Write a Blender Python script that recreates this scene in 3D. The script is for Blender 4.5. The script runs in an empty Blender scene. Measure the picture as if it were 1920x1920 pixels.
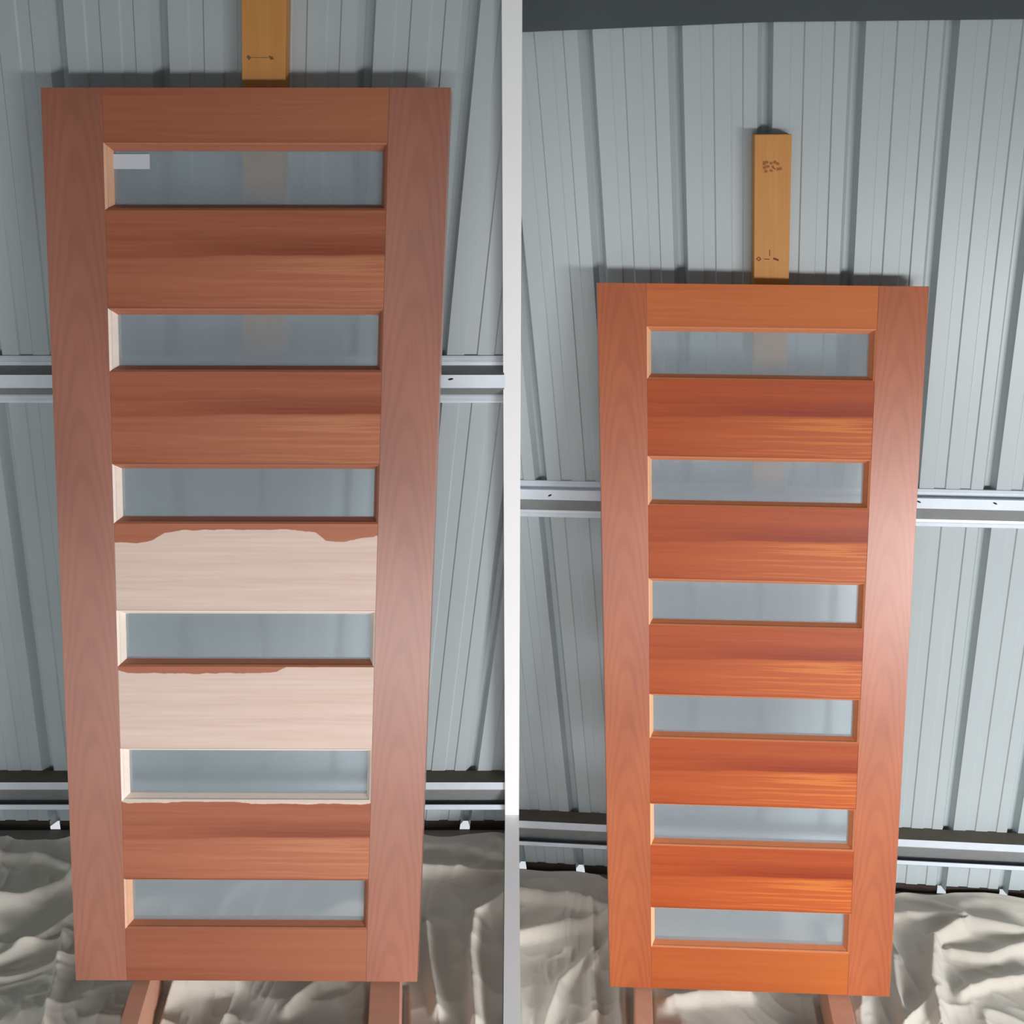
import bpy, bmesh, math, random
import numpy as np
from mathutils import Vector, Matrix

random.seed(7)
rng = np.random.default_rng(11)
SC = bpy.context.scene
COL = SC.collection

# ------------------------------------------------------------------ camera
F_PX = 1700.0
PITCH = math.radians(24.6)
CAM_Z = 2.53
cam_data = bpy.data.cameras.new('camera')
cam_data.sensor_width = 36.0
cam_data.sensor_fit = 'HORIZONTAL'
cam_data.lens = 36.0 * F_PX / 1920.0
cam_data.clip_start = 0.02
cam = bpy.data.objects.new('camera', cam_data)
COL.objects.link(cam)
cam.location = (0, 0, CAM_Z)
cam.rotation_euler = (math.pi / 2 - PITCH, 0, 0)
SC.camera = cam

# ------------------------------------------------------------------ world, light, exposure
world = bpy.data.worlds.new('world')
SC.world = world
world.use_nodes = True
bg = world.node_tree.nodes['Background']
bg.inputs[0].default_value = (0.88, 0.94, 1.0, 1)
bg.inputs[1].default_value = 0.75


def area(name, loc, target, sx, sy, power, color):
    l = bpy.data.lights.new(name, 'AREA')
    l.shape = 'RECTANGLE'
    l.size, l.size_y = sx, sy
    l.energy = power
    l.color = color
    o = bpy.data.objects.new(name, l)
    COL.objects.link(o)
    o.location = loc
    d = Vector(target) - Vector(loc)
    o.rotation_euler = d.to_track_quat('-Z', 'Y').to_euler()
    return o


# daylight through the open roller door on the right, behind the photographer
area('daylight_opening', (3.0, -2.0, 1.48), (-0.15, 2.1, 1.0), 2.0, 1.1, 225, (0.985, 0.99, 1.0))
area('daylight_front', (-0.2, -2.0, 1.15), (0.0, 2.1, 1.05), 4.2, 0.55, 44, (0.985, 0.99, 1.0))
# unseen fill lamp added overhead to soften the shadow above the doors
area('overhead_fill', (0.35, 0.1, 3.08), (0.35, 1.9, 1.6), 3.6, 0.9, 6.5, (0.985, 0.99, 1.0))

SC.view_settings.view_transform = 'Standard'
SC.view_settings.look = 'None'
SC.view_settings.gamma = 1.0
SC.view_settings.use_curve_mapping = False
SC.view_settings.exposure = 0.02

# ------------------------------------------------------------------ pixel -> world ray
_c, _s = math.cos(PITCH), math.sin(PITCH)
CAMP = np.array([0, 0, CAM_Z])


def ray(px, py):
    X, Y = (px - 960) / F_PX, (py - 960) / F_PX
    return np.array([X, -_s * Y + _c, -_c * Y - _s])


def on_floor(px, py, z):
    r = ray(px, py)
    return CAMP + r * ((z - CAM_Z) / r[2])


def solve_quad(q):
    """Corners of the parallelogram (up to scale) seen at four picture points."""
    P = np.array([ray(*p) for p in q]).T
    _, _, vt = np.linalg.svd(P * np.array([1, -1, 1, -1]))
    z = vt[-1] / vt[-1][0]
    return [P[:, i] * z[i] for i in range(4)]


class Plane:
    """P(u, v, d): u to the right in metres, v downwards, d behind the front face."""
    def __init__(self, A):
        A = [np.array(a) for a in A]
        self.A = A
        S, T = A[1] - A[0], A[3] - A[0]
        self.W, self.H = np.linalg.norm(S), np.linalg.norm(T)
        self.S, self.T = S / self.W, T / self.H
        N = np.cross(T, S)
        N /= np.linalg.norm(N)
        if N[1] > 0:
            N = -N
        self.N = N                      # towards the room
        self.O = A[0] + CAMP

    def P(self, u, v, d=0.0):
        return self.O + self.S * u + self.T * v - self.N * d

    def uv(self, px, py, d=0.0):
        r = ray(px, py)
        o = self.O - self.N * d
        k = (self.N @ (o - CAMP)) / (self.N @ r)
        p = CAMP + r * k - o
        M = np.array([self.S, self.T]).T
        a = np.linalg.lstsq(M, p, rcond=None)[0]
        return a[0], a[1]


def door_plane(q):
    A = solve_quad(q)
    k = 0.82 / np.linalg.norm(A[1] - A[0])
    return Plane([a * k for a in A])


DOOR_T = 0.040
BOARD_T = 0.042
DPL = door_plane([(76, 164), (845, 164), (782, 1841), (142, 1838)])
DPR = door_plane([(1120, 530), (1742, 537), (1668, 1869), (1144, 1850)])


def wall_plane(q, D):
    A = solve_quad(q)
    W = Plane(A)
    B = (D.A[0] + D.A[1]) / 2 - D.N * DOOR_T
    lam = (W.N @ B - BOARD_T - 0.006) / (W.N @ A[0])
    return Plane([a * lam for a in A])


WPL = wall_plane([(-82, 45), (1082, 45), (893, 1420), (92, 1420)], DPL)
WPR = wall_plane([(936, 52), (1971, 37), (1779, 1579), (1083, 1545)], DPR)
FLOOR_R = 0.0
FLOOR_L = CAM_Z - 2.052
CEIL_Z = 3.12
X_SIDE_L, X_SIDE_R = -1.85, 2.7
PART_HALF = 0.0205


# ------------------------------------------------------------------ materials
def srgb(r, g, b):
    def f(x):
        x /= 255.0
        return x / 12.92 if x <= 0.04045 else ((x + 0.055) / 1.055) ** 2.4
    return (f(r), f(g), f(b), 1.0)


class NT:
    def __init__(self, name):
        self.m = bpy.data.materials.new(name)
        self.m.use_nodes = True
        self.t = self.m.node_tree
        self.b = self.t.nodes['Principled BSDF']

    def n(self, kind, **kw):
        x = self.t.nodes.new(kind)
        for k, v in kw.items():
            setattr(x, k, v)
        return x

    def l(self, a, b):
        self.t.links.new(a, b)

    def put(self, v, sock):
        if isinstance(v, (int, float)):
            sock.default_value = v
        elif isinstance(v, tuple):
            sock.default_value = v
        else:
            self.l(v, sock)

    def math(self, op, a, b=0.0, c=None, clamp=False):
        x = self.n('ShaderNodeMath', operation=op, use_clamp=clamp)
        self.put(a, x.inputs[0])
        self.put(b, x.inputs[1])
        if c is not None:
            self.put(c, x.inputs[2])
        return x.outputs[0]

    def mix(self, f, a, b, blend='MIX'):
        x = self.n('ShaderNodeMix', data_type='RGBA', blend_type=blend)
        self.put(f, x.inputs[0])
        self.put(a, x.inputs[6])
        self.put(b, x.inputs[7])
        return x.outputs[2]

    def uv(self):
        x = self.n('ShaderNodeUVMap')
        x.uv_map = 'UVMap'
        s = self.n('ShaderNodeSeparateXYZ')
        self.l(x.outputs[0], s.inputs[0])
        return s.outputs[0], s.outputs[1]

    def vec(self, x, y, z=0.0):
        c = self.n('ShaderNodeCombineXYZ')
        self.put(x, c.inputs[0])
        self.put(y, c.inputs[1])
        self.put(z, c.inputs[2])
        return c.outputs[0]

    def noise(self, vec, scale=1.0, detail=3.0, rough=0.5):
        x = self.n('ShaderNodeTexNoise')
        x.inputs['Scale'].default_value = scale
        x.inputs['Detail'].default_value = detail
        x.inputs['Roughness'].default_value = rough
        if vec is not None:
            self.l(vec, x.inputs['Vector'])
        return x.outputs[0]

    def smooth(self, v, lo, hi):
        x = self.n('ShaderNodeMapRange', interpolation_type='SMOOTHSTEP')
        self.put(v, x.inputs[0])
        x.inputs[1].default_value = lo
        x.inputs[2].default_value = hi
        return x.outputs[0]

    def ramp(self, v, stops, interp='LINEAR'):
        x = self.n('ShaderNodeValToRGB')
        x.color_ramp.interpolation = interp
        e = x.color_ramp.elements
        while len(e) < len(stops):
            e.new(0.5)
        for i, (p, c) in enumerate(stops):
            e[i].position = p
            e[i].color = c if isinstance(c, tuple) else (c, c, c, 1)
        self.put(v, x.inputs[0])
        return x.outputs[0]

    def bump(self, h, strength=0.2, dist=0.002):
        x = self.n('ShaderNodeBump')
        x.inputs['Strength'].default_value = strength
        x.inputs['Distance'].default_value = dist
        self.l(h, x.inputs['Height'])
        self.l(x.outputs[0], self.b.inputs['Normal'])

    def set(self, **kw):
        for k, v in kw.items():
            self.put(v, self.b.inputs[k])
        return self.m


def mat_stile(name, light, dark, rough=0.42, spec=0.5, seed=0.0, coat=0.6, coat_ior=1.5):
    """Flat-sawn board: stacked cathedral arches running along v."""
    t = NT(name)
    u, v = t.uv()
    wob = t.noise(t.vec(0.0, t.math('MULTIPLY', v, 2.2), seed), 1.0, 2)
    uu = t.math('ADD', u, t.math('MULTIPLY', t.math('SUBTRACT', wob, 0.5), 0.022))
    w2 = t.noise(t.vec(t.math('MULTIPLY', u, 22.0), t.math('MULTIPLY', v, 4.0), seed + 3), 1.0, 3)
    q = t.math('SUBTRACT', v, t.math('MULTIPLY', t.math('MULTIPLY', uu, uu), 105.0))
    q = t.math('ADD', q, t.math('MULTIPLY', w2, 0.09))
    q = t.math('ADD', q, t.math('MULTIPLY', t.noise(t.vec(0.0, t.math('MULTIPLY', v, 4.5), seed + 21), 1.0, 2), 0.16))
    ring = t.math('SINE', t.math('MULTIPLY', q, 2 * math.pi / 0.125))
    ring = t.smooth(ring, -0.4, 1.0)
    q2 = t.math('SINE', t.math('MULTIPLY', q, 2 * math.pi / 0.031))
    fib = t.noise(t.vec(t.math('MULTIPLY', u, 300.0), t.math('MULTIPLY', v, 9.0), seed), 1.0, 4, 0.6)
    blot = t.noise(t.vec(t.math('MULTIPLY', u, 9.0), t.math('MULTIPLY', v, 3.0), seed + 7), 1.0, 3)
    f = t.math('ADD', t.math('MULTIPLY', ring, 0.14), t.math('MULTIPLY', q2, 0.008))
    f = t.math('ADD', f, t.math('MULTIPLY', fib, 0.32))
    f = t.math('ADD', f, t.math('MULTIPLY', t.math('SUBTRACT', blot, 0.5), 0.7))
    col = t.mix(t.math('ADD', f, 0.05, clamp=True), light, dark)
    pore = t.noise(t.vec(t.math('MULTIPLY', u, 420.0), t.math('MULTIPLY', v, 24.0), seed + 1), 1.0, 2)
    t.bump(pore, 0.10, 0.0006)
    return t.set(**{'Base Color': col, 'Roughness': rough, 'Specular IOR Level': spec, 'Coat Weight': coat, 'Coat IOR': coat_ior, 'Coat Roughness': 0.36})


def rail_color(t, u, v, light, dark, gold, half=0.098, seam=True, seed=0.0):
    """Grain running along u, v from -half (top) to half (bottom)."""
    wv = t.noise(t.vec(t.math('MULTIPLY', u, 3.0), t.math('MULTIPLY', v, 8.0), seed), 1.0, 2)
    vv = t.math('ADD', v, t.math('MULTIPLY', t.math('SUBTRACT', wv, 0.5), 0.016))
    fib = t.noise(t.vec(t.math('MULTIPLY', u, 5.0), t.math('MULTIPLY', vv, 210.0), seed), 1.0, 4, 0.6)
    band = t.noise(t.vec(t.math('MULTIPLY', u, 1.6), t.math('MULTIPLY', vv, 60.0), seed + 4), 1.0, 3)
    f = t.math('ADD', t.math('MULTIPLY', fib, 0.45), t.math('MULTIPLY', band, 0.50))
    f = t.math('SUBTRACT', f, 0.05)
    if seam:
        # the board's figure: dark latewood line wandering along the middle, darker above it
        m = t.math('SUBTRACT', vv, t.math('MULTIPLY', t.smooth(u, -0.30, 0.05), -0.006))
        above0 = t.math('SUBTRACT', 1.0, t.smooth(m, -0.005, 0.0015))
        above = t.math('MULTIPLY', above0, t.math('ADD', 0.35, t.math('MULTIPLY', t.smooth(u, -0.28, 0.15), 0.65)))
        near = t.smooth(m, -0.060, 0.0)
        f = t.math('ADD', f, t.math('MULTIPLY', t.math('MULTIPLY', above, near), 0.42))
        f = t.math('ADD', f, t.math('MULTIPLY', above, 0.16))
        below = t.math('SUBTRACT', 1.0, above0)
        gl = t.math('MULTIPLY', below, t.smooth(u, -0.28, 0.30))
        f = t.math('SUBTRACT', f, t.math('MULTIPLY', gl, 0.20))
        streak = t.noise(t.vec(t.math('MULTIPLY', u, 3.0), t.math('MULTIPLY', vv, 130.0), seed + 9), 1.0, 2)
        gs = t.math('MULTIPLY', t.smooth(streak, 0.48, 0.66), gl)
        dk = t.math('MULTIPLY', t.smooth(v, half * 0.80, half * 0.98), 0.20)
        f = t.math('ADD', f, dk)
    else:
        gs = t.math('MULTIPLY', t.smooth(u, -0.2, 0.35), 0.35)
        f = t.math('SUBTRACT', f, 0.06)
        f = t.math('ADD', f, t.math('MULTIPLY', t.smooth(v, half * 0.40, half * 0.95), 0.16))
    col = t.mix(t.math('MULTIPLY', f, 1.0, clamp=True), light, dark)
    return t.mix(t.math('MULTIPLY', gs, 0.65), col, gold)


def mat_rail(name, light, dark, gold, seam=True, half=0.098, rough=0.48, seed=0.0, spec=0.3):
    t = NT(name)
    u, v = t.uv()
    col = rail_color(t, u, v, light, dark, gold, half, seam, seed)
    pore = t.noise(t.vec(t.math('MULTIPLY', u, 24.0), t.math('MULTIPLY', v, 420.0), 1), 1.0, 2)
    t.bump(pore, 0.10, 0.0006)
    return t.set(**{'Base Color': col, 'Roughness': rough, 'Specular IOR Level': spec})


def raw_color(t, u, v):
    a = t.noise(t.vec(t.math('MULTIPLY', u, 5.0), t.math('MULTIPLY', v, 170.0), 2), 1.0, 4)
    b = t.noise(t.vec(t.math('MULTIPLY', u, 1.5), t.math('MULTIPLY', v, 45.0), 5), 1.0, 2)
    f = t.math('ADD', t.math('MULTIPLY', a, 0.6), t.math('MULTIPLY', b, 0.5), clamp=True)
    return t.mix(f, srgb(246, 226, 212), srgb(212, 178, 162))


def mat_raw_rail(name, stops, light, dark, gold, half, invert=False, seed=0.0):
    """Bare timber whose top edge has caught brushed stain down to the depth given by stops."""
    t = NT(name)
    u, v = t.uv()
    raw = raw_color(t, u, v)
    st = rail_color(t, u, v, light, dark, gold, half, invert, seed)
    vt = t.math('ADD', v, half)
    un = t.math('DIVIDE', t.math('ADD', u, 0.29), 0.58)
    D = t.math('MULTIPLY', t.ramp(un, stops), 0.06)
    nz = t.noise(t.vec(t.math('MULTIPLY', u, 28.0), t.math('MULTIPLY', v, 28.0), 6), 1.0, 3)
    D = t.math('ADD', D, t.math('MULTIPLY', t.math('SUBTRACT', nz, 0.5), 0.009))
    msk = t.smooth(t.math('SUBTRACT', D, vt), -0.0008, 0.0012)
    if invert:
        msk = t.math('SUBTRACT', 1.0, msk)
    col = t.mix(msk, raw, st)
    ro = t.math('SUBTRACT', 0.72, t.math('MULTIPLY', msk, 0.28))
    return t.set(**{'Base Color': col, 'Roughness': ro, 'Specular IOR Level': 0.4})


def mat_simple(name, color, rough=0.5, metal=0.0, spec=0.5, var=0.0, scale=8.0, bump=0.0):
    t = NT(name)
    if var or bump:
        tc = t.n('ShaderNodeTexCoord')
        nz = t.noise(tc.outputs['Object'], scale, 5, 0.55)
        dk = tuple(c * (1 - var) for c in color[:3]) + (1,)
        t.set(**{'Base Color': t.mix(nz, dk, tuple(min(1, c * (1 + var * 0.5)) for c in color[:3]) + (1,))})
        if bump:
            t.bump(nz, bump, 0.003)
    else:
        t.set(**{'Base Color': color})
    return t.set(Roughness=rough, Metallic=metal, **{'Specular IOR Level': spec})


def mat_glass(name, tint):
    """Acid-etched glass: scatters what is behind it and carries a soft satin film."""
    t = NT(name)
    t.set(**{'Base Color': (0.80, 0.875, 0.90, 1), 'Roughness': 0.25, 'Transmission Weight': 1.0, 'IOR': 1.20})
    d = t.n('ShaderNodeBsdfPrincipled')
    d.inputs['Base Color'].default_value = tint
    d.inputs['Roughness'].default_value = 0.35
    mx = t.n('ShaderNodeMixShader')
    mx.inputs[0].default_value = 0.22
    t.l(t.b.outputs[0], mx.inputs[1])
    t.l(d.outputs[0], mx.inputs[2])
    t.l(mx.outputs[0], t.t.nodes['Material Output'].inputs['Surface'])
    return t.m


# right-hand door: second coat, warm orange; left-hand door: first, browner coat
R_LIGHT, R_DARK, R_GOLD = srgb(198, 96, 42), srgb(142, 48, 12), srgb(218, 132, 58)
L_LIGHT, L_DARK, L_GOLD = srgb(196, 122, 92), srgb(140, 72, 48), srgb(200, 136, 96)
M_STILE_R = mat_stile('stained_stile', srgb(188, 100, 52), srgb(130, 44, 14), 0.40, 0.5)
M_STILE_L = mat_stile('stained_stile_first_coat', srgb(180, 112, 86), srgb(122, 62, 44), 0.42, 0.6, 5.0, 1.0, 1.8)
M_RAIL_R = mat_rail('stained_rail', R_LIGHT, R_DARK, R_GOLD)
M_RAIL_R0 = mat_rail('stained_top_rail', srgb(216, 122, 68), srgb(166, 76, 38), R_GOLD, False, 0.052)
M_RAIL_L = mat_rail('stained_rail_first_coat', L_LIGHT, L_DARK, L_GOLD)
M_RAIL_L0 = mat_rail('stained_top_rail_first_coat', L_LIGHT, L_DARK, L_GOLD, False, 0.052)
M_RAW3 = mat_raw_rail('bare_rail_brushed_corners',
                      [(0.0, 0.72), (0.09, 0.74), (0.15, 0.62), (0.19, 0.36), (0.27, 0.24), (0.66, 0.22),
                       (0.76, 0.30), (0.80, 0.62), (0.87, 0.66), (1.0, 0.42)], L_LIGHT, L_DARK, L_GOLD, 0.098)
M_RAW4 = mat_raw_rail('bare_rail_brushed_strip',
                      [(0.0, 0.12), (0.04, 0.26), (0.3, 0.28), (0.55, 0.25), (0.62, 0.20), (0.655, 0.02), (0.67, -0.0), (1.0, 0.0)],
                      L_LIGHT, L_DARK, L_GOLD, 0.098)
M_RAW5 = mat_raw_rail('stained_rail_bare_edge',
                      [(0.0, 0.02), (0.03, 0.06), (0.18, 0.07), (0.25, 0.0), (0.45, 0.0), (0.52, 0.08), (0.96, 0.09), (1.0, 0.04)],
                      L_LIGHT, L_DARK, L_GOLD, 0.098, True)
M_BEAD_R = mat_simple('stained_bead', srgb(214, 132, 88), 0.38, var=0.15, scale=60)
M_BEAD_R_LIT = mat_simple('lit_stained_bead', srgb(246, 190, 146), 0.38, var=0.12, scale=60)  # lighter copy of the stained bead, daylight painted on left-hand beads
M_BEAD_L = mat_simple('stained_bead_first_coat', srgb(178, 112, 84), 0.45, var=0.15, scale=60)
M_BEAD_RAW = mat_simple('bare_bead', srgb(250, 232, 218), 0.6, var=0.10, scale=60)
M_BEAD_PALE = mat_simple('thinly_stained_bead', srgb(228, 178, 146), 0.5, var=0.15, scale=60)
M_GLASS = mat_glass('etched_glass', srgb(215, 226, 234))
M_CLAD = mat_simple('cladding_paint', srgb(180, 189, 191), 0.38, 0.0, 0.5, var=0.05, scale=3.0)
M_ZINC = mat_simple('galvanised_steel', srgb(222, 230, 238), 0.40, 0.12, 0.5, var=0.14, scale=22.0)
M_DUST = mat_simple('dusty_steel', srgb(96, 90, 78), 0.8, var=0.3, scale=30.0)
M_WEB_SHADE = mat_simple('web_shade_steel', srgb(142, 144, 144), 0.65, 0.1, 0.4, var=0.2, scale=30.0)  # darker steel tone: shade painted onto the girt webs and recess
M_DARKMETAL = mat_simple('dark_flashing', srgb(70, 78, 80), 0.6, var=0.2, scale=12)
M_HOLE = mat_simple('hole_shadow', srgb(24, 24, 26), 0.8)
M_PLATE = mat_simple('rusty_base_angle', srgb(62, 50, 44), 0.8, var=0.4, scale=25)
M_WHITE = mat_simple('white_paint', srgb(250, 250, 250), 0.55)
M_CONC = mat_simple('concrete', srgb(140, 136, 130), 0.85, var=0.2, scale=6, bump=0.2)
M_CEIL = mat_simple('roof_sheet', srgb(84, 90, 92), 0.5, var=0.1)
M_STICKER = mat_simple('paper_sticker', srgb(214, 218, 226), 0.7, var=0.05, scale=80)
M_BLOCK = mat_simple('pinkish_timber', srgb(214, 160, 134), 0.7, var=0.15, scale=20, bump=0.1)
M_INK = mat_simple('brown_ink', srgb(110, 60, 24), 0.8)


def mat_pine(name):
    t = NT(name)
    u, v = t.uv()
    w = t.noise(t.vec(t.math('MULTIPLY', u, 9.0), t.math('MULTIPLY', v, 2.0), 1), 1.0, 3)
    g = t.noise(t.vec(t.math('MULTIPLY', u, 150.0), t.math('MULTIPLY', v, 5.0), 1), 1.0, 4)
    f = t.math('ADD', t.math('MULTIPLY', w, 0.6), t.math('MULTIPLY', g, 0.5), clamp=True)
    col = t.mix(f, srgb(218, 160, 84), srgb(186, 118, 56))
    return t.set(**{'Base Color': col, 'Roughness': 0.6})


def mat_cloth(name):
    t = NT(name)
    tc = t.n('ShaderNodeTexCoord')
    big = t.noise(tc.outputs['Object'], 5.0, 4)
    fine = t.noise(tc.outputs['Object'], 320.0, 3, 0.7)
    col = t.mix(big, srgb(218, 212, 201), srgb(196, 187, 174))
    t.bump(t.math('ADD', fine, t.math('MULTIPLY', t.noise(tc.outputs['Object'], 55.0, 4), 2.0)), 0.25, 0.0015)
    return t.set(**{'Base Color': col, 'Roughness': 0.85, 'Specular IOR Level': 0.2})


M_PINE = mat_pine('pine_board')
M_CLOTH = mat_cloth('canvas_drop_cloth')


# ------------------------------------------------------------------ object helpers
def empty(name, matrix):
    o = bpy.data.objects.new(name, None)
    o.empty_display_size = 0.1
    COL.objects.link(o)
    o.matrix_world = matrix
    return o


def tag(o, label=None, cat=None, kind=None, group=None):
    if label:
        o['label'] = label
    if cat:
        o['category'] = cat
    if kind:
        o['kind'] = kind
    if group:
        o['group'] = group
    return o


def frame_of(origin, S=None, N=None):
    """4x4 matrix: x along S, y into the wall (-N), z up in the plane."""
    if S is None:
        return Matrix.Translation(Vector(origin))
    x = Vector(S).normalized()
    y = -Vector(N).normalized()
    z = x.cross(y).normalized()
    m = Matrix((x, y, z)).transposed().to_4x4()
    m.translation = Vector(origin)
    return m


class MB:
    def __init__(self):
        self.v, self.f, self.uv, self.mi = [], [], [], []

    def face(self, pts, uvs=None, mi=0):
        i = len(self.v)
        self.v += [tuple(p) for p in pts]
        self.f.append(tuple(range(i, i + len(pts))))
        self.uv.append(uvs or [(0, 0)] * len(pts))
        self.mi.append(mi)

    def build(self, name, mats, parent=None, world=True, clip=None, bevel=0.0, smooth=False):
        me = bpy.data.meshes.new(name)
        inv = Matrix.Identity(4)
        if parent is not None:
            root = parent
            inv = root.matrix_world.inverted()
        vs = [tuple(inv @ Vector(p)) for p in self.v]
        me.from_pydata(vs, [], self.f)
        uvl = me.uv_layers.new(name='UVMap')
        k = 0
        for uvs in self.uv:
            for a in uvs:
                uvl.data[k].uv = a
                k += 1
        for p, mi in zip(me.polygons, self.mi):
            p.material_index = mi
        bm = bmesh.new()
        bm.from_mesh(me)
        bmesh.ops.remove_doubles(bm, verts=bm.verts, dist=1e-6)
        if clip:
            for co, no in clip:
                co = inv @ Vector(co)
                no = inv.to_3x3() @ Vector(no)
                bmesh.ops.bisect_plane(bm, geom=bm.verts[:] + bm.edges[:] + bm.faces[:],
                                       plane_co=co, plane_no=no, clear_outer=True)
        if bevel:
            bmesh.ops.bevel(bm, geom=[e for e in bm.edges if e.calc_face_angle(0) > 0.5], offset=bevel,
                            segments=2, affect='EDGES', profile=0.7)
        if not clip:
            bmesh.ops.recalc_face_normals(bm, faces=bm.faces)
        bm.to_mesh(me)
        bm.free()
        if smooth:
            for p in me.polygons:
                p.use_smooth = True
        for m in (mats if isinstance(mats, (list, tuple)) else [mats]):
            me.materials.append(m)
        o = bpy.data.objects.new(name, me)
        COL.objects.link(o)
        if parent is not None:
            o.parent = parent
        return o


def slab(mb, fn, u0, u1, v0, v1, d0, d1, uc=0.0, vc=0.0, mi=0, skew=0.0):
    """Box between front depth d0 and back depth d1 on a plane; UV measured from (uc, vc)."""
    c = {}
    for a, u in enumerate((u0, u1)):
        for b, v in enumerate((v0, v1)):
            for e, d in enumerate((d0, d1)):
                c[a, b, e] = (fn(u, v, d), (u - uc, v - vc))
    for ks in ([(0, 0, 0), (0, 1, 0), (1, 1, 0), (1, 0, 0)], [(0, 0, 1), (1, 0, 1), (1, 1, 1), (0, 1, 1)],
               [(0, 0, 0), (0, 0, 1), (0, 1, 1), (0, 1, 0)], [(1, 0, 0), (1, 1, 0), (1, 1, 1), (1, 0, 1)],
               [(0, 0, 0), (1, 0, 0), (1, 0, 1), (0, 0, 1)], [(0, 1, 0), (0, 1, 1), (1, 1, 1), (1, 1, 0)]):
        mb.face([c[k][0] for k in ks], [c[k][1] for k in ks], mi)


def wbox(mb, x0, x1, y0, y1, z0, z1, mi=0):
    slab(mb, lambda u, v, d: (u, d, v), x0, x1, z0, z1, y0, y1, mi=mi)


def link_child(o, parent):
    o.parent = parent
    o.matrix_parent_inverse = Matrix.Identity(4)


# ------------------------------------------------------------------ setting: floors, roof, side wall, partition
def struct_box(name, x0, x1, y0, y1, z0, z1, m, W=None):
    mb = MB()
    wbox(mb, x0, x1, y0, y1, z0, z1)
    clip = [(tuple(W.P(0, W.H)), tuple(-W.N))] if W else None
    return tag(mb.build(name, m, clip=clip), kind='structure')


struct_box('floor', 0.0, X_SIDE_R, -3.2, 2.7, -0.12, FLOOR_R, M_CONC, WPR)
struct_box('floor_raised_bay', X_SIDE_L, -0.0, -3.2, 2.3, -0.12, FLOOR_L, M_CONC, WPL)
struct_box('ceiling', X_SIDE_L, X_SIDE_R, -3.2, 2.6, CEIL_Z, CEIL_Z + 0.04, M_CEIL)

# unseen roller-door header and right wall, added to cut light high up, open below
struct_box('light_cut_header', X_SIDE_L, X_SIDE_R + 1.2, -1.12, -1.08, 1.60, CEIL_Z, M_CEIL)
struct_box('light_cut_wall_right', X_SIDE_R - 0.05, X_SIDE_R, -1.1, 2.5, 1.75, CEIL_Z, M_CLAD)

# white partition between the two bays: a full-height nib with a lower raking part towards the room
mb = MB()
prof = [(0.9, 0.0), (0.9, 0.50), (2.065, 0.60), (2.065, CEIL_Z), (2.55, CEIL_Z), (2.55, 0.0)]
lo = [(-PART_HALF, y, z) for y, z in prof]
hi = [(PART_HALF, y, z) for y, z in prof]
mb.face(lo)
mb.face(hi[::-1])
for i in range(len(prof)):
    j = (i + 1) % len(prof)
    mb.face([lo[i], lo[j], hi[j], hi[i]])
tag(mb.build('partition_wall', M_WHITE), kind='structure')


# ------------------------------------------------------------------ ribbed steel walls
def girt_profile(W, px, rows):
    out = []
    for py, d in rows:
        out.append((W.uv(px, py, -d)[1], -d))
    return out


def make_wall(name, W, girts, clips, srange, floor_z, holes, rib0=0):
    pitch = W.W / 6.0
    root = empty(name, frame_of(W.P(W.W / 2, W.H, 0.0), W.S, W.N))
    tag(root, kind='structure')
    v0, v1 = -0.9, W.H + 0.55
    cell = [(-0.125, 0.0), (-0.055, 0.026), (0.012, 0.026), (0.048, 0.0),
            (0.235, 0.0), (0.250, 0.0032), (0.380, 0.0032), (0.395, 0.0),
            (0.575, 0.0), (0.590, 0.0032), (0.708, 0.0032), (0.722, 0.0)]
    sheets = []
    s = srange[0]
    while s < srange[1]:
        sheets.append((s, min(s + 4, srange[1])))
        s += 4
    for k, (a, b) in enumerate(sheets):
        mb = MB()
        prev = None
        pts = []
        for r in range(a, b):
            pts += [((r + x) * pitch, d) for x, d in cell]
        pts.append(((b - 0.125) * pitch, 0.0))
        pts.append(((b - 0.055) * pitch, 0.0255))
        for (ua, da), (ub, db) in zip(pts[:-1], pts[1:]):
            mb.face([W.P(ua, v0, da), W.P(ua, v1, da), W.P(ub, v1, db), W.P(ub, v0, db)])
        # rib ends stop short of the slab, flat pans run down to it
        cl = clips + [((0, 0, floor_z + 0.009), (0, 0, -1)), ((0, 0, CEIL_Z), (0, 0, 1))]
        mb.build('cladding_sheet', M_CLAD, root, clip=cl)
    gs = []
    for prof, mis in girts:
        mb = MB()
        ua, ub = (srange[0] - 4) * pitch, (srange[1] + 2) * pitch
        for i, ((va, da), (vb, db)) in enumerate(zip(prof[:-1], prof[1:])):
            mb.face([W.P(ua, va, da), W.P(ua, vb, db), W.P(ub, vb, db), W.P(ub, va, da)], mi=mis.get(i, 0))
        gs.append(mb.build('girt', [M_ZINC, M_DUST, M_WEB_SHADE], root, clip=clips))
    for (px, py, d, ang) in holes:
        u, v = W.uv(px, py, -d - 0.0006)
        mb = MB()
        n = 12
        ring = []
        for i in range(n):
            t = 2 * math.pi * i / n
            x, y = 0.0062 * math.cos(t), 0.0024 * math.sin(t)
            ring.append((u + x * math.cos(ang) - y * math.sin(ang), v + x * math.sin(ang) + y * math.cos(ang)))
        mb.face([W.P(x, y, -d - 0.0008) for x, y in ring])
        for i in range(n):
            j = (i + 1) % n
            mb.face([W.P(*ring[i], -d - 0.0008), W.P(*ring[j], -d - 0.0008), W.P(*ring[j], -d + 0.001), W.P(*ring[i], -d + 0.001)])
        o = mb.build('bolt_slot', M_HOLE, root)
        mw = root.matrix_world
        o.parent = gs[0]
    return root


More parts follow.
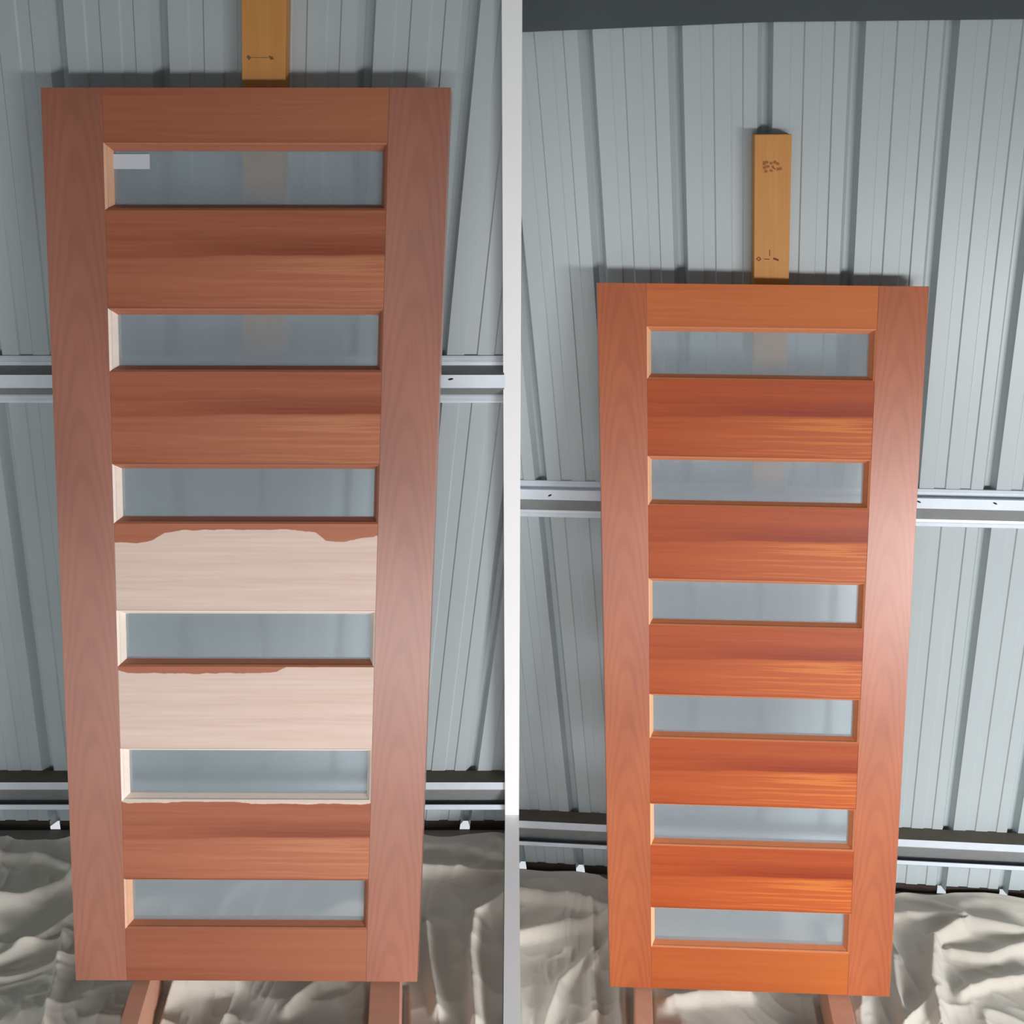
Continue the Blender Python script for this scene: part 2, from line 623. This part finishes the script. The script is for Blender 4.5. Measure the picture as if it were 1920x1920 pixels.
F = 0.004
gl1 = girt_profile(WPL, 880, [(666.5, 0.0), (667, F), (671, F + .002), (673, F), (677, F + .002), (679, F), (685, F), (703, .044), (727.5, .044),
                              (740, F), (743, F + .002), (745, F), (750, F + .002), (752, F), (755, F), (755.5, 0.0)])
gl2 = girt_profile(WPL, 880, [(1445, 0.0), (1467, .055), (1480, .055), (1481, .050), (1507, .008), (1509, .046), (1518, .050), (1519, 0.0)])
gr1 = girt_profile(WPR, 1800, [(917, 0.0), (918.5, F), (922, F + .002), (924, F), (928, F + .002), (930, F), (932.5, F), (936, .026), (955, .026),
                               (975, F), (980, F + .002), (982, F), (988, F), (988.5, 0.0)])
gr2 = girt_profile(WPR, 1800, [(1557, 0.0), (1579, .055), (1592, .055), (1593, .050), (1617, .008), (1619, .046), (1626, .048), (1627, 0.0)])
clipL = [((-PART_HALF + 0.002, 0, 0), (1, 0, 0)), ((X_SIDE_L, 0, 0), (-1, 0, 0))]
clipR = [((PART_HALF - 0.002, 0, 0), (-1, 0, 0)), ((X_SIDE_R, 0, 0), (1, 0, 0))]
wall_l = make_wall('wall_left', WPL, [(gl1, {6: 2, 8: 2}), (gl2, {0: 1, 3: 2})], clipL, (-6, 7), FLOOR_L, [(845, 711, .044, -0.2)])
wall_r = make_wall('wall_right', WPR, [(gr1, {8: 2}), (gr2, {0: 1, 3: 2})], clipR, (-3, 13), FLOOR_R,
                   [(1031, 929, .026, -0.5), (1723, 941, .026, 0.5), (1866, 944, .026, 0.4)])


def strip_on_wall(name, W, u0, u1, va, vb, d, m, clips, root, vb2=None):
    mb = MB()
    vb2 = vb if vb2 is None else vb2
    q = [(u0, va, -d), (u0, vb, -d), (u1, vb2, -d), (u1, va, -d)]
    mb.face([W.P(*p) for p in q])
    mb.face([W.P(u0, vb, -d), W.P(u0, vb, 0), W.P(u1, vb2, 0), W.P(u1, vb2, -d)])
    mb.face([W.P(u0, va, -d), W.P(u1, va, -d), W.P(u1, va, 0), W.P(u0, va, 0)])
    return mb.build(name, m, root, clip=clips)


# dark top flashing of the right-hand bay, hanging slightly lower at its left end
ua, va = WPR.uv(978, 59, -.03)
ub, vb = WPR.uv(1440, 40, -.03)
uc_, vc_ = WPR.uv(1900, 38, -.03)
strip_on_wall('top_flashing', WPR, ua - 0.2, ub, va - 0.5, va + (va - vb) * 0.2 / (ub - ua), .03, M_DARKMETAL, clipR, wall_r, vb)
strip_on_wall('top_flashing', WPR, ub, uc_ + 1.2, va - 0.5, vb, .03, M_DARKMETAL, clipR, wall_r, vc_)

# base angle in front of the foot of each wall
for W, fz, cl, root, nm in ((WPL, FLOOR_L, clipL, wall_l, 'l'), (WPR, FLOOR_R, clipR, wall_r, 'r')):
    mb = MB()
    pitch = W.W / 6
    # the angle is notched at every rib, where daylight comes in under the sheet
    for k in range(-5, 13):
        a, b = (k + 0.045) * pitch, (k + 0.90) * pitch
        def foot(u, dz, d):
            p = W.P(u, 0, -d)
            t = (fz + dz - p[2]) / W.T[2]
            return W.P(u, t, -d)
        mb.face([foot(a, .035, .004), foot(a, .0, .004), foot(b, .0, .004), foot(b, .035, .004)])
        mb.face([foot(a, .035, .004), foot(b, .035, .004), foot(b, .035, -.004), foot(a, .035, -.004)])
    mb.build('base_angle', M_PLATE, root, clip=cl)

mb = MB()
n = 22
for i in range(n):
    y0 = -3.2 + i * 0.26
    y1 = y0 + 0.26
    for (a, xa), (b, xb) in (((y0, 0), (y0 + .20, 0)), ((y0 + .20, 0), (y0 + .215, -.025)), ((y0 + .215, -.025), (y0 + .245, -.025)), ((y0 + .245, -.025), (y1, 0))):
        mb.face([(X_SIDE_L + xa, a, 0), (X_SIDE_L + xb, b, 0), (X_SIDE_L + xb, b, CEIL_Z), (X_SIDE_L + xa, a, CEIL_Z)])
tag(mb.build('wall_side', M_CLAD), kind='structure')


# ------------------------------------------------------------------ doors
SLOT0, SLOT_PITCH, SLOT_H = 0.1045, 0.3290, 0.1315
STILE = 0.1225


def bead_mesh(fn, side, u0, u1, v0, v1):
    """Mitred moulding along one side of an opening: small chamfer, fillet, then a slope down to the glass."""
    prof = [(0.0, -0.0002), (0.0042, 0.0030), (0.0052, 0.0065), (0.0125, 0.0185), (0.0125, 0.0215), (0.0, 0.0215)]
    mb = MB()
    for (ia, da), (ib, db) in zip(prof[:-1], prof[1:]):
        def rect(i):
            return u0 + i, u1 - i, v0 + i, v1 - i
        a, b = rect(ia), rect(ib)
        q = {'left': [(a[0], a[2], da), (a[0], a[3], da), (b[0], b[3], db), (b[0], b[2], db)],
             'right': [(a[1], a[2], da), (b[1], b[2], db), (b[1], b[3], db), (a[1], a[3], da)],
             'top': [(a[0], a[2], da), (b[0], b[2], db), (b[1], b[2], db), (a[1], a[2], da)],
             'bottom': [(a[0], a[3], da), (a[1], a[3], da), (b[1], b[3], db), (b[0], b[3], db)]}[side]
        mb.face([fn(*p) for p in q], [(p[0], p[1]) for p in q])
    return mb


def make_door(name, D, label, rails, stile_m, beads, group=None):
    k = D.H / 2.02
    root = empty(name, frame_of(D.P(D.W / 2, D.H, DOOR_T / 2), D.S, D.N))
    tag(root, label, 'door', group=group)
    fn = D.P
    W, H = D.W, D.H
    slots = [((SLOT0 + i * SLOT_PITCH) * k, (SLOT0 + i * SLOT_PITCH + SLOT_H) * k) for i in range(6)]
    for a, b in ((0, STILE), (W - STILE, W)):
        mb = MB()
        slab(mb, fn, a, b, 0, H, 0, DOOR_T, (a + b) / 2, 0)
        mb.build('stile', stile_m, root, bevel=0.0008)
    edges = [0] + [x for s in slots for x in s] + [H]
    for i in range(7):
        v0, v1 = edges[2 * i], edges[2 * i + 1]
        mb = MB()
        # rails sit a hair behind the stiles so the shoulder joint shows
        slab(mb, fn, STILE + .0002, W - STILE - .0002, v0, v1, 0.0006, DOOR_T - .0006, W / 2, (v0 + v1) / 2)
        m, lab = rails[i]
        o = mb.build('rail', m, root, bevel=0.0006)
        if lab:
            o['label'] = lab
    panes = []
    for i, (v0, v1) in enumerate(slots):
        mb = MB()
        slab(mb, fn, STILE + .004, W - STILE - .004, v0 + .004, v1 - .004, 0.0185, 0.0225)
        panes.append(mb.build('glass_pane', M_GLASS, root))
        for side in ('left', 'right', 'top', 'bottom'):
            m, lab = beads(i, side)
            o = bead_mesh(fn, side, STILE, W - STILE, v0, v1).build('glazing_bead', m, root)
            if lab:
                o['label'] = lab
            # plain square bead on the back
            mb = MB()
            e = 0.010
            r = {'left': (STILE, STILE + e, v0, v1), 'right': (W - STILE - e, W - STILE, v0, v1),
                 'top': (STILE + e, W - STILE - e, v0, v0 + e), 'bottom': (STILE + e, W - STILE - e, v1 - e, v1)}[side]
            slab(mb, fn, *r, 0.0226, DOOR_T - .001)
            mb.build('rear_bead', m, root)
    return root, slots, panes


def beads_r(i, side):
    return (M_BEAD_R_LIT, 'stained bead with daylight painted into its colour') if side == 'left' else (M_BEAD_R, None)


def beads_l(i, side):
    raw = (M_BEAD_RAW, 'bare unstained bead')
    pale = (M_BEAD_PALE, 'thinly stained pale bead')
    st = (M_BEAD_L, None)
    if side == 'left':
        return {0: pale, 5: pale}.get(i, raw)
    if i == 4:
        return raw
    if i == 3 and side in ('right', 'top'):
        return raw
    if i == 3 and side == 'bottom':
        return st
    return st


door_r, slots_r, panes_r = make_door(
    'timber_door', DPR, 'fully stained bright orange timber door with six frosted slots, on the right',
    [(M_RAIL_R0, None)] + [(M_RAIL_R, None)] * 5 + [(mat_rail('stained_bottom_rail', srgb(190, 98, 46), srgb(146, 62, 26), R_GOLD, False, 0.065, seed=8.0), None)],  # bottom rail colour darkened to imitate shade low on the door
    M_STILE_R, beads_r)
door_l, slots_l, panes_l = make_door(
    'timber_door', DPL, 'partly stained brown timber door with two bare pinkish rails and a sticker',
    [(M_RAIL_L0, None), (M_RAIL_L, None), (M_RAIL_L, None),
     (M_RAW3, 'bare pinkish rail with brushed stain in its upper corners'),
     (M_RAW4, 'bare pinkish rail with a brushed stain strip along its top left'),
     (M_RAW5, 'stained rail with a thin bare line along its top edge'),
     (mat_rail('stained_bottom_rail_first_coat', srgb(172, 104, 78), srgb(124, 64, 44), L_GOLD, False, 0.065, seed=8.0), None)],  # bottom rail has shade put into its darker base colour
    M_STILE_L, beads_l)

# small paper sticker in the top-left corner of the left door's first pane
ua, va = DPL.uv(211, 289, .018)
ub, vb = DPL.uv(281, 317, .018)
mb = MB()
slab(mb, DPL.P, ua, ub, va, vb, .0178, .0184)
o = mb.build('sticker', M_STICKER, door_l)
o['label'] = 'small blank white sticker'


# ------------------------------------------------------------------ pine boards standing on the girts
def make_board(W, x0, x1, ytop, ybot, px_ref, label):
    d = BOARD_T
    u0, _ = W.uv(x0[0], x0[1], -d)
    u1, _ = W.uv(x1[0], x1[1], -d)
    vt = W.uv(px_ref, ytop, -d)[1]
    vb = W.uv(px_ref, ybot, -0.02)[1]
    root = empty('pine_board', frame_of(W.P((u0 + u1) / 2, vb, -d / 2), W.S, W.N))
    tag(root, label, 'board')
    mb = MB()
    slab(mb, W.P, u0, u1, vt, vb, -d, -0.001, (u0 + u1) / 2, vt)
    mb.build('board', M_PINE, root, bevel=0.002)
    return root, (u0, u1, vt, vb)


b_r, br = make_board(WPR, (1415, 300), (1484, 300), 252, 912, 1450, 'pine board standing behind the bright orange door, its sawn top showing')
b_l, bl = make_board(WPL, (453, 60), (536, 60), -60, 664, 495, 'pine board standing behind the partly bare brown door')


def ink(root, W, polys, lab):
    mb = MB()
    for poly in polys:
        mb.face([W.P(*W.uv(x, y, -BOARD_T - .0004), -BOARD_T - .0004) for x, y in poly])
    o = mb.build('ink_stamp', M_INK, root)
    o['label'] = lab
    return o


def quad(x0, y0, x1, y1, w):
    dx, dy = x1 - x0, y1 - y0
    L = math.hypot(dx, dy)
    nx, ny = -dy / L * w / 2, dx / L * w / 2
    return [(x0 - nx, y0 - ny), (x1 - nx, y1 - ny), (x1 + nx, y1 + ny), (x0 + nx, y0 + ny)]


dia = [(1422.8, 481), (1427.5, 485.5), (1423, 490.3), (1417.2, 485.3)]
cx, cy = 1422.6, 485.6
inner = [(cx + (x - cx) * .52, cy + (y - cy) * .52) for x, y in dia]
ink(b_r, WPR, [[dia[i], dia[(i + 1) % 4], inner[(i + 1) % 4], inner[i]] for i in range(4)], 'diamond stamp').name = 'diamond_stamp'
ink(b_r, WPR, [quad(1433, 485.8, 1443, 486, 1.5), quad(1450, 484.5, 1460, 488, 3.5), quad(1443, 468, 1443.6, 480, 1.4)], 'short dashes').name = 'stamp_dashes'
sm = []
for (x, y, a, w) in ((1433, 306, 0, 5), (1438, 304, 40, 3), (1434, 314, 70, 5), (1440, 312, 20, 3), (1446, 306, 0, 3), (1453, 304, 60, 4),
                     (1458, 307, 20, 3.5), (1449, 313, 90, 3), (1459, 317, 0, 3.5), (1464, 316, 60, 3), (1446, 320, 10, 3), (1436, 321, 15, 3.5), (1452, 316, 40, 2)):
    r = math.radians(a)
    sm.append(quad(x - 3 * math.cos(r), y - 2.5 * math.sin(r), x + 3 * math.cos(r), y + 2.5 * math.sin(r), w * 1.5))
M_SMUDGE = mat_simple('faded_ink', srgb(160, 100, 52), 0.8)
o = ink(b_r, WPR, sm, 'smudged brown stamp')
o.data.materials[0] = M_SMUDGE
o.name = 'smudged_stamp'
d2 = [(466, 103), (471, 108), (467, 113), (462, 107)]
o = ink(b_l, WPL, [d2, [(503, 104), (511, 106), (514, 111), (507, 112)], quad(472, 108, 503, 108, 1.0)], 'faint diamond stamp')
o.data.materials[0] = mat_simple('dark_faded_ink', srgb(120, 86, 48), 0.8)
o.name = 'diamond_stamp'


# ------------------------------------------------------------------ timber blocks under the doors
FEET = {}


def make_block(D, fz, ua, ub, label, skew):
    m = (ua + ub) / 2
    p = D.P(m, D.H, DOOR_T)
    ztop = p[2] - 0.001
    yb = p[1] + 0.03
    x0, x1 = D.P(ua, D.H)[0], D.P(ub, D.H)[0]
    L = 0.46
    z0 = fz + 0.012
    root_m = Matrix.Translation((p[0], yb - L / 2, z0))
    mb = MB()
    c = {}
    for a, x in enumerate((x0, x1)):
        for b, (y, dx) in enumerate(((yb, 0), (yb - L, skew))):
            for e, z in enumerate((z0, ztop)):
                c[a, b, e] = (x + dx, y, z)
    for ks in ([(0, 0, 0), (0, 1, 0), (1, 1, 0), (1, 0, 0)], [(0, 0, 1), (1, 0, 1), (1, 1, 1), (0, 1, 1)],
               [(0, 0, 0), (0, 0, 1), (0, 1, 1), (0, 1, 0)], [(1, 0, 0), (1, 1, 0), (1, 1, 1), (1, 0, 1)],
               [(0, 0, 0), (1, 0, 0), (1, 0, 1), (0, 0, 1)], [(0, 1, 0), (0, 1, 1), (1, 1, 1), (1, 1, 0)]):
        mb.face([c[k] for k in ks])
    o = mb.build('timber_block', M_BLOCK, bevel=0.002)
    o.data.transform(root_m.inverted())
    o.matrix_world = root_m
    FEET.setdefault(fz, []).append((x0, x1, yb - L, yb, skew))
    return tag(o, label, 'timber block')


make_block(DPL, FLOOR_L, .126, .168, 'pinkish timber block under the left foot of the brown door', .05)
make_block(DPL, FLOOR_L, .700, .772, 'pinkish timber block under the right foot of the brown door', .045)
make_block(DPR, FLOOR_R, .082, .132, 'pinkish timber block under the left foot of the bright orange door', -.05)
make_block(DPR, FLOOR_R, .650, .715, 'pinkish timber block under the right foot of the bright orange door', -.06)


# ------------------------------------------------------------------ drop cloths
def vnoise(x, y, seed):
    r = np.random.default_rng(seed)
    T = r.random((64, 64))
    xi, yi = np.floor(x).astype(int), np.floor(y).astype(int)
    fx, fy = x - xi, y - yi
    fx, fy = fx * fx * fx * (fx * (fx * 6 - 15) + 10), fy * fy * fy * (fy * (fy * 6 - 15) + 10)
    g = lambda i, j: T[i % 64, j % 64]
    return (g(xi, yi) * (1 - fx) + g(xi + 1, yi) * fx) * (1 - fy) + (g(xi, yi + 1) * (1 - fx) + g(xi + 1, yi + 1) * fx) * fy


def seg_dist(X, Y, a, b):
    dx, dy = b[0] - a[0], b[1] - a[1]
    L2 = dx * dx + dy * dy
    t = np.clip(((X - a[0]) * dx + (Y - a[1]) * dy) / L2, 0, 1)
    qx, qy = a[0] + t * dx, a[1] + t * dy
    d = np.hypot(X - qx, Y - qy)
    side = np.sign((X - a[0]) * dy - (Y - a[1]) * dx)
    return d, side, t


def make_cloth(x0, x1, y0, W, fz, folds, seed, label, feet):
    nx, ny = 560, 420
    us = np.linspace(0, 1, nx)
    vs = np.linspace(0, 1, ny)
    U, V = np.meshgrid(us, vs)
    # back edge hugs the wall
    def wall_y(x):
        p0, p1 = W.P(0, W.H), W.P(W.W, W.H)
        k = (x - p0[0]) / (p1[0] - p0[0])
        return p0[1] + k * (p1[1] - p0[1])
    X = x0 + (x1 - x0) * U
    yb = wall_y(X) - 0.022 - 0.050 * vnoise(X * 5 + 3, X * 0 + 1, seed + 40) ** 1.5
    Y = y0 + (yb - y0) * V
    wx = (vnoise(X * 2.2, Y * 2.2, seed) - .5) * 0.55
    wy = (vnoise(X * 2.2 + 9, Y * 2.2 + 5, seed + 1) - .5) * 0.55
    A, B = X + wx, Y + wy
    h = np.zeros_like(X)
    for i, (sx, sy, amp, pw) in enumerate(((3.2, 5.5, .030, 3.0), (7.0, 4.5, .020, 3.0), (9.0, 11.0, .010, 2.5), (22, 17, .0035, 2.0))):
        n = vnoise(A * sx + 11 * i, B * sy + 7 * i, seed + 5 + i)
        h += amp * (1 - np.abs(2 * n - 1)) ** pw
    m = vnoise(X * 2.1 + 4, Y * 2.1, seed + 20)
    h *= 0.45 + 0.8 * m
    # swept folds placed where the picture shows them
    for pts, wid, hh, asym in folds:
        P = [on_floor(px, py, fz + 0.02)[:2] for px, py in pts]
        best = np.full_like(X, 1e9)
        sd = np.zeros_like(X)
        for a, b in zip(P[:-1], P[1:]):
            d, side, _ = seg_dist(X, Y, a, b)
            q = d < best
            best = np.where(q, d, best)
            sd = np.where(q, side, sd)
        w = np.where(sd > 0, wid * asym, wid / asym)
        h += hh * np.exp(-(best / w) ** 2)
    # rucked up against the foot of the wall
    h *= 1 - 0.65 * np.clip((V - 0.90) / 0.09, 0, 1)
    h += 0.014 * np.clip((V - 0.93) / 0.07, 0, 1) ** 2 * (0.4 + vnoise(X * 9, Y * 0, seed + 3))
    h = 0.006 + np.clip(h, 0, 0.085)
    for (fa, fb, ga, gb, sk) in feet:
        off = sk * np.clip((gb - Y) / (gb - ga), 0, 1)
        dx = np.maximum(np.maximum(fa + off - X, X - fb - off), 0)
        dy = np.maximum(np.maximum(ga - Y, Y - gb), 0)
        h = np.minimum(h, 0.003 + np.clip(np.hypot(dx, dy) - 0.012, 0, 1) * 2.5)
    Z = fz + h
    co = np.stack([X, Y, Z], -1).reshape(-1, 3)
    cxx, cyy = (x0 + x1) / 2, (y0 + 2.0) / 2
    co[:, 0] -= cxx
    co[:, 1] -= cyy
    co[:, 2] -= fz
    idx = np.arange(nx * ny).reshape(ny, nx)
    quads = np.stack([idx[:-1, :-1], idx[:-1, 1:], idx[1:, 1:], idx[1:, :-1]], -1).reshape(-1, 4)
    me = bpy.data.meshes.new('drop_cloth')
    me.from_pydata(co.tolist(), [], quads.tolist())
    for p in me.polygons:
        p.use_smooth = True
    me.materials.append(M_CLOTH)
    o = bpy.data.objects.new('drop_cloth', me)
    COL.objects.link(o)
    o.location = (cxx, cyy, fz)
    return tag(o, label, 'drop cloth')


folds_r = [
    ([(1660, 1722), (1760, 1722), (1860, 1744), (1930, 1760)], .022, .040, 1.3),
    ([(1760, 1930), (1740, 1850), (1745, 1770), (1790, 1745)], .020, .045, 1.5),
    ([(1800, 1700), (1850, 1690), (1930, 1700)], .040, .050, 1.0),
    ([(1680, 1672), (1740, 1690), (1800, 1722)], .018, .030, 1.0),
    ([(1780, 1790), (1850, 1800), (1930, 1780)], .018, .030, 1.2),
    ([(1800, 1870), (1850, 1845), (1930, 1840)], .016, .028, 1.0),
    ([(1690, 1930), (1680, 1860), (1672, 1800)], .016, .024, 1.3),
    ([(960, 1672), (1060, 1690), (1150, 1720)], .026, .045, 1.3),
    ([(960, 1760), (1050, 1745), (1150, 1730)], .020, .030, 1.0),
    ([(1110, 1920), (1105, 1830), (1150, 1760)], .018, .040, 1.4),
    ([(1250, 1885), (1310, 1868), (1400, 1870)], .020, .03, 1.0),
    ([(1020, 1930), (1050, 1850), (1110, 1790)], .018, .028, 1.0),
]
folds_l = [
    ([(0, 1605), (90, 1612), (150, 1640)], .020, .040, 1.3),
    ([(0, 1700), (80, 1680), (140, 1650)], .022, .030, 1.2),
    ([(0, 1800), (70, 1770), (150, 1720)], .016, .030, 1.0),
    ([(90, 1930), (112, 1840), (125, 1760)], .014, .035, 1.4),
    ([(780, 1590), (860, 1592), (940, 1620)], .022, .040, 1.2),
    ([(780, 1638), (860, 1642), (950, 1650)], .016, .035, 1.3),
    ([(890, 1930), (882, 1800), (890, 1735), (950, 1700)], .020, .055, 1.5),
    ([(820, 1900), (805, 1800), (800, 1740)], .014, .035, 1.2),
    ([(930, 1580), (950, 1600)], .030, .05, 1.0),
    ([(280, 1900), (350, 1850), (440, 1845)], .020, .030, 1.0),
    ([(540, 1900), (600, 1850), (650, 1845)], .015, .030, 1.0),
]
make_cloth(X_SIDE_L + 0.02, -PART_HALF - 0.002, 0.55, WPL, FLOOR_L, folds_l, 31, 'rumpled beige drop cloth under the partly bare brown door', FEET[FLOOR_L])
make_cloth(PART_HALF + 0.002, 2.3, 0.75, WPR, FLOOR_R, folds_r, 77, 'rumpled beige drop cloth under the bright orange door', FEET[FLOOR_R])
